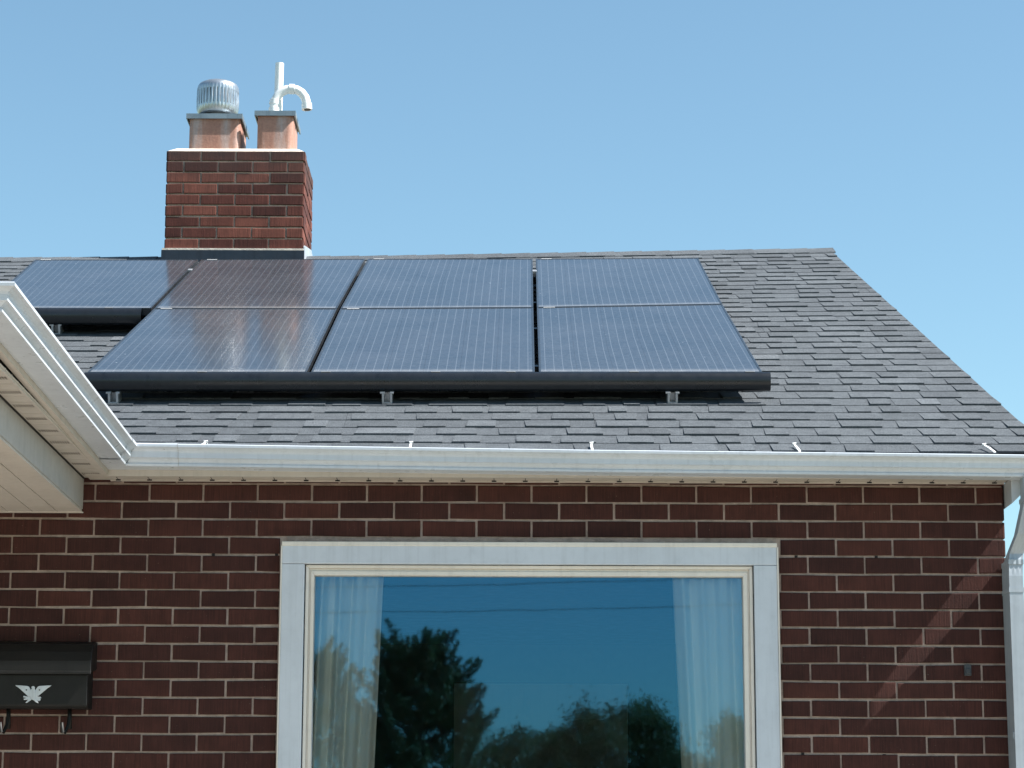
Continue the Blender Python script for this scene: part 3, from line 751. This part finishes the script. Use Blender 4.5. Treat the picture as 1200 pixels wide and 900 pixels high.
# rear spacer board so that the array's dark underside closes off
def foot(x,s,lab,par):
    o0=RF(x,s,0); e=MB()
    w=.021
    def bx(x0,x1,s0,s1,n0,n1): e.hexa([RF(x+x0,s+s0,n0),RF(x+x1,s+s0,n0),RF(x+x1,s+s1,n0),RF(x+x0,s+s1,n0),RF(x+x0,s+s0,n1),RF(x+x1,s+s0,n1),RF(x+x1,s+s1,n1),RF(x+x0,s+s1,n1)])
    bx(-w,w,0,.10,.004,.012); bx(-w,-w+.009,0,.09,.012,.048); bx(w-.009,w,0,.09,.012,.048)
    bx(-w-.008,-w+.012,0,.09,.048,.055); bx(w-.010,w+.006,0,.09,.048,.055); bx(-w,w,.05,.06,.012,.045)
    e.build('mounting_foot',M['silver'],par,bevel=.001)
foot(-1.600,.950,'silver mounting foot under the skirt near the left end, beside the white porch gutter',SKL)
foot(-.479,.970,'silver mounting foot under the long skirt below the middle lower panel',SKL)
foot(.695,.990,'silver mounting foot under the long skirt below the lower right panel',SKL)
foot(-2.125,2.580,'silver mounting foot under the short upper left skirt',SKS)
# rails running across beneath the panels
def rail(a,b_,s0,s1,lab):
    k=MB(); k.hexa([RF(a,s0-.018,.05),RF(b_,s1-.018,.05),RF(b_,s1+.018,.05),RF(a,s0+.018,.05),RF(a,s0-.018,.090),RF(b_,s1-.018,.090),RF(b_,s1+.018,.090),RF(a,s0+.018,.090)])
    for t in (.03,.35,.66,.97):
        x=a+(b_-a)*t; s=s0+(s1-s0)*t
        k.hexa([RF(x-.02,s-.02,0),RF(x+.02,s-.02,0),RF(x+.02,s+.02,0),RF(x-.02,s+.02,0),RF(x-.02,s-.02,.05),RF(x+.02,s-.02,.05),RF(x+.02,s+.02,.05),RF(x-.02,s+.02,.05)])
    o=k.build('mounting_rail',M['black'],None); tag(o,lab,'rail','rails under the panels')
rail(-1.66,1.02,1.35,1.40,'black rail across the roof under the lower ends of the bottom panels')
rail(-1.62,1.02,2.25,2.36,'black rail across the roof under the upper ends of the bottom panels')
rail(-2.46,1.02,2.95,3.12,'black rail across the roof under the lower ends of the upper panels')
rail(-2.48,1.02,3.85,3.98,'black rail across the roof under the ridge-side ends of the upper panels')
# small clamps in the column gaps
def gapclamp(x,s,lab):
    k=MB(); k.hexa([RF(x-.009,s-.02,HN-.03),RF(x+.009,s-.02,HN-.03),RF(x+.009,s+.02,HN-.03),RF(x-.009,s+.02,HN-.03),RF(x-.011,s-.02,HN+.003),RF(x+.011,s-.02,HN+.003),RF(x+.011,s+.02,HN+.003),RF(x-.011,s+.02,HN+.003)])
    c=RF(x,s,HN); o=k.build('panel_clamp',M['silver'],None,bevel=.001); o.data.transform(Matrix.Translation(-c)); o.location=c
    tag(o,lab,'clamp','silver clamps in the gaps between panels')
gapclamp(.159,3.85,'silver clamp in the gap between the two upper right panels')
gapclamp(-1.645,3.85,'silver clamp in the slanting gap left of the panel in front of the chimney')

# ------------------------------------------------------------------ mailbox
mb=empty('mailbox',(-1.745,0,2.15)); tag(mb,'black wall mailbox with a silver eagle emblem and two paper hooks','mailbox')
X0m,X1m=-1.957,-1.541
k=MB(); prof=[(0.004,2.255),(-.105,2.252),(-.118,2.262),(-.121,2.378),(-.004,2.40)]
k.sweep([[(x,y,z) for y,z in prof] for x in (X0m,X1m)]); k.build('body',M['mail'],mb,bevel=.004)
k=MB(); prof=[(-.002,2.506),(-.030,2.506),(-.085,2.492),(-.116,2.462),(-.133,2.425),(-.137,2.378),(-.131,2.377),(-.126,2.384),(-.004,2.402)]
k.sweep([[(x,y,z) for y,z in prof] for x in (X0m-.013,X1m+.013)]); k.sweep([[(x,y*1.0-.002,z-.0) for y,z in ((-.133,2.390),(-.139,2.386),(-.1405,2.376),(-.134,2.375))] for x in (X0m-.014,X1m+.014)])
k.build('lid',M['mail'],mb,bevel=.005)
for hx in (-1.622,-1.850):
    k=MB(); k.tube([(hx+.006,-.05,2.258),(hx+.006,-.05,2.235),(hx+.004,-.06,2.195),(hx-.002,-.085,2.165),(hx-.006,-.112,2.165),(hx-.010,-.118,2.200)],.0062,10); k.tube([(hx+.006,-.05,2.254),(hx+.008,-.045,2.18)],.008,8); k.build('paper_hook',M['mail'],mb,smooth=True)
# eagle emblem: spread wings, head, tail and claws
ec=(-1.741,2.3055); ES=.00327   # metres per unit (one unit = one photo pixel)
eg=MB()
def epoly(pts,t=.004,yb=-.1215):
    P=[(ec[0]+a*ES,ec[1]+b_*ES) for a,b_ in pts]
    eg.sweep([[(a,yb,c_) for a,c_ in P],[(a,yb-t,c_) for a,c_ in P]])
wing=[(1.5,1.0),(3.3,5.2),(5.0,7.8),(7,8.6),(13,9.0),(20.5,9.4),(19.2,8.0),(16.5,6.3),(14,4.2),(11,1.6),(8,-1.0),(5.2,-3.4),(3,-3.6)]
epoly(wing); epoly([(-a,c_) for a,c_ in reversed(wing)])
epoly([(-2.6,-4.8),(2.6,-4.8),(3.6,-1),(3.0,3.2),(1.6,5.2),(2.0,7.0),(.6,8.4),(-.8,8.3),(-2.6,7.2),(-1.6,6.4),(-1.8,5.2),(-3.0,3.2),(-3.6,-1)],.006)
epoly([(-2.4,-4.4),(2.4,-4.4),(5.4,-8.2),(6.6,-11.0),(3.6,-9.8),(1.6,-8.0),(-1.8,-6.6)],.0045)
epoly([(2.5,-3.0),(8.6,-3.6),(9.6,-5.0),(8.2,-5.6),(9.0,-7.2),(7.0,-8.6),(4.2,-7.4),(3.0,-5.4)],.0035)
epoly([(-3,-3.8),(-10.6,-2.6),(-11.2,-4.2),(-7.4,-5.0),(-10.8,-6.0),(-9.8,-7.4),(-5.2,-6.8),(-8.4,-10.4),(-6.6,-10.6),(-1.8,-7.2)],.0035)
eo=eg.build('eagle_emblem',M['silverleaf'],mb,label='silver eagle with spread wings',bevel=.0008)
for a in (-7.6,7.2): k=MB(); k.tube([(ec[0]+a*ES,-.1255,ec[1]+4.0*ES),(ec[0]+a*ES,-.1265,ec[1]+4.0*ES)],.0026,10); k.build('rivet',M['mail'],mb)

# ------------------------------------------------------------------ trees across the road (seen mirrored in the glass)
def tree(cx,cy,h,w,trunk_h,lobes,nleaf,leaf,mt,lab,seed,spiky=False):
    rnd=random.Random(seed)
    e=empty('tree',(cx,cy,0)); tag(e,lab,'tree','trees across the road')
    t=MB(); t.tube([(cx,cy,0),(cx+.05,cy,h*.25),(cx-.06,cy+.05,h*.55),(cx+.02,cy,h*.88)],[.26,.19,.12,.03],10)
    for i in range(14):
        a=rnd.uniform(0,6.28); z=h*rnd.uniform(.25,.8); L=w*.45*(1.05-z/h)*1.3
        t.tube([(cx,cy,z),(cx+L*.5*math.cos(a),cy+L*.5*math.sin(a),z+L*.25),(cx+L*math.cos(a),cy+L*math.sin(a),z+L*.6)],[.07,.04,.012],6)
    t.build('trunk',M['bark'],e,smooth=True)
    cr_=MB()
    # branch-end clumps spread over the crown's volume
    clumps=[]
    for i in range(lobes):
        v=rnd.random()**.8; z=trunk_h+(h-trunk_h)*v
        if spiky: rr=w*.5*(1-v)**.70+.10
        else: rr=w*.5*math.sqrt(max(0,1-(2*v-.85)**2/1.5))
        a=rnd.uniform(0,6.28); q=rr*(.45+.6*rnd.random())
        clumps.append((cx+q*math.cos(a),cy+q*math.sin(a),z+rnd.uniform(-.15,.15),a,rnd.uniform(.22,.55)*(w/4.5)**.5,rnd.random()))
    for i in range(nleaf):
        c=clumps[rnd.randrange(lobes)]
        if spiky:
            t_=rnd.random(); L=.75*c[4]/.4
            px_=c[0]+math.cos(c[3])*t_*L*.55+rnd.gauss(0,.085)*(1.2-t_); py_=c[1]+math.sin(c[3])*t_*L*.55+rnd.gauss(0,.085)*(1.2-t_); pz_=c[2]+t_*L*.75+rnd.gauss(0,.07)*(1.2-t_)
        else:
            px_,py_,pz_=c[0]+rnd.gauss(0,c[4]*.42),c[1]+rnd.gauss(0,c[4]*.42),c[2]+rnd.gauss(0,c[4]*.34)
        s=leaf*rnd.uniform(.6,1.3)
        u=Vector((rnd.gauss(0,1),rnd.gauss(0,1),rnd.gauss(0,1))).normalized(); v=u.cross(Vector((rnd.gauss(0,1),rnd.gauss(0,1),rnd.gauss(0,1)))).normalized()
        p=Vector((px_,py_,pz_))
        cr_.face([p-u*s,p+v*s*.45,p+u*s,p-v*s*.45],min(1,max(0,c[5]*.7+rnd.uniform(0,.35))))
    cr_.build('crown',mt,e)
TY=-40
tree(-1.65,TY,6.15,4.4,.6,520,120000,.042,M['leafdark'],'tall dark feathery tree mirrored in the left half of the window',3,True)
tree(-3.9,TY-1.5,6.05,4.0,.6,340,60000,.042,M['leafdark'],'dark feathery tree mirrored over the left curtain',5,True)
tree(2.45,TY-2,5.15,3.8,.8,300,75000,.045,M['leafdark'],'low round tree mirrored in the right half of the window',7)
tree(.75,TY-3,4.75,3.4,.5,260,55000,.045,M['leafdark'],'smallest tree of the row, mirrored near the window middle',8)
tree(5.2,TY-1,4.85,3.6,.8,220,40000,.048,M['leafgreen'],'rounded green tree mirrored over the right curtain',9)
tree(-8.2,TY-2,7.2,5.0,1.2,120,12000,.10,M['leafgreen'],'big green tree farthest left across the road',12)
tree(9.8,TY-3,6.2,5.0,1.2,120,12000,.10,M['leafgreen'],'big green tree farthest right across the road',13)

def pole(x,lab):
    e=empty('utility_pole',(x,-31,0)); tag(e,lab,'utility pole','utility poles across the road')
    k=MB(); k.tube([(x,-31,0),(x,-31,8.2)],[.14,.10],12); k.build('post',M['bark'],e)
    k=MB(); k.box((x-.06,-31.9,7.3),(x+.06,-30.1,7.42)); k.build('crossarm',M['bark'],e)
pole(-17,'wooden utility pole at the far left across the road'); pole(19,'wooden utility pole at the far right across the road')
for yy,za,zb_,lab in ((-30.2,6.35,7.5,'upper overhead cable, mirrored as a faint line in the window sky'),(-31.6,6.20,7.1,'lower overhead cable, mirrored as a faint line in the window sky')):
    k=MB(); pts=[]
    for i in range(41):
        t=i/40; pts.append((-17+36*t,yy,za+(zb_-za)*t-1.1*4*t*(1-t)*.45))
    k.tube(pts,.006,6); tag(k.build('overhead_cable',M['clip'],None),lab,'cable','overhead cables across the road')

# ------------------------------------------------------------------ light and sky
# direction TO the sun: from the right, slightly in front of the wall, 51 degrees up
sx,sy_,sz=1.0,-.20,1.27
L=math.sqrt(sx*sx+sy_*sy_+sz*sz); sd=Vector((sx,sy_,sz))/L
sun=bpy.data.lights.new('sun','SUN'); sun.energy=5.0; sun.angle=R(.55); sun.color=(1,.965,.915)
so=bpy.data.objects.new('sun',sun); col.objects.link(so); so.location=(6,-2,9)
so.rotation_euler=sd.to_track_quat('Z','Y').to_euler()
wd=bpy.data.worlds.new('World'); sc.world=wd; wd.use_nodes=True
nt=wd.node_tree; bg=nt.nodes['Background']
sky=nt.nodes.new('ShaderNodeTexSky'); sky.sky_type='NISHITA'; sky.sun_disc=False
sky.sun_elevation=math.asin(sd.z); sky.sun_rotation=math.atan2(sd.x,sd.y)
sky.air_density=1.0; sky.dust_density=.5; sky.ozone_density=1.4; sky.altitude=100
tint=mix(nt,1,sky.outputs[0],(.92,1.08,1.0),'MULTIPLY'); nt.links.new(tint,bg.inputs[0]); bg.inputs[1].default_value=.076

# ------------------------------------------------------------------ camera
cd=bpy.data.cameras.new('camera'); co=bpy.data.objects.new('camera',cd); col.objects.link(co); sc.camera=co
F=2900.; P_=math.atan(592/F); roll=.003
yaw=math.atan(10*math.cos(P_)/F)
fwd=Vector((math.sin(yaw)*math.cos(P_),math.cos(yaw)*math.cos(P_),math.sin(P_)))
r=Vector((math.cos(yaw),-math.sin(yaw),0)); u_=r.cross(fwd)
c_,s_=math.cos(roll),math.sin(roll)
r2=r*c_+u_*s_; u2=u_*c_-r*s_
mt=Matrix((r2,u2,-fwd)).transposed().to_4x4(); mt.translation=Vector((0,-9.35,1.6)); co.matrix_world=mt
cd.sensor_width=36; cd.lens=36*F/1200; cd.clip_start=.05; cd.clip_end=2000
cd.dof.use_dof=False
sc.view_settings.view_transform='Standard'; sc.view_settings.look='None'; sc.view_settings.exposure=1.24; sc.view_settings.gamma=1
for o in bpy.data.objects:
    if '_o' in o.keys(): del o['_o']
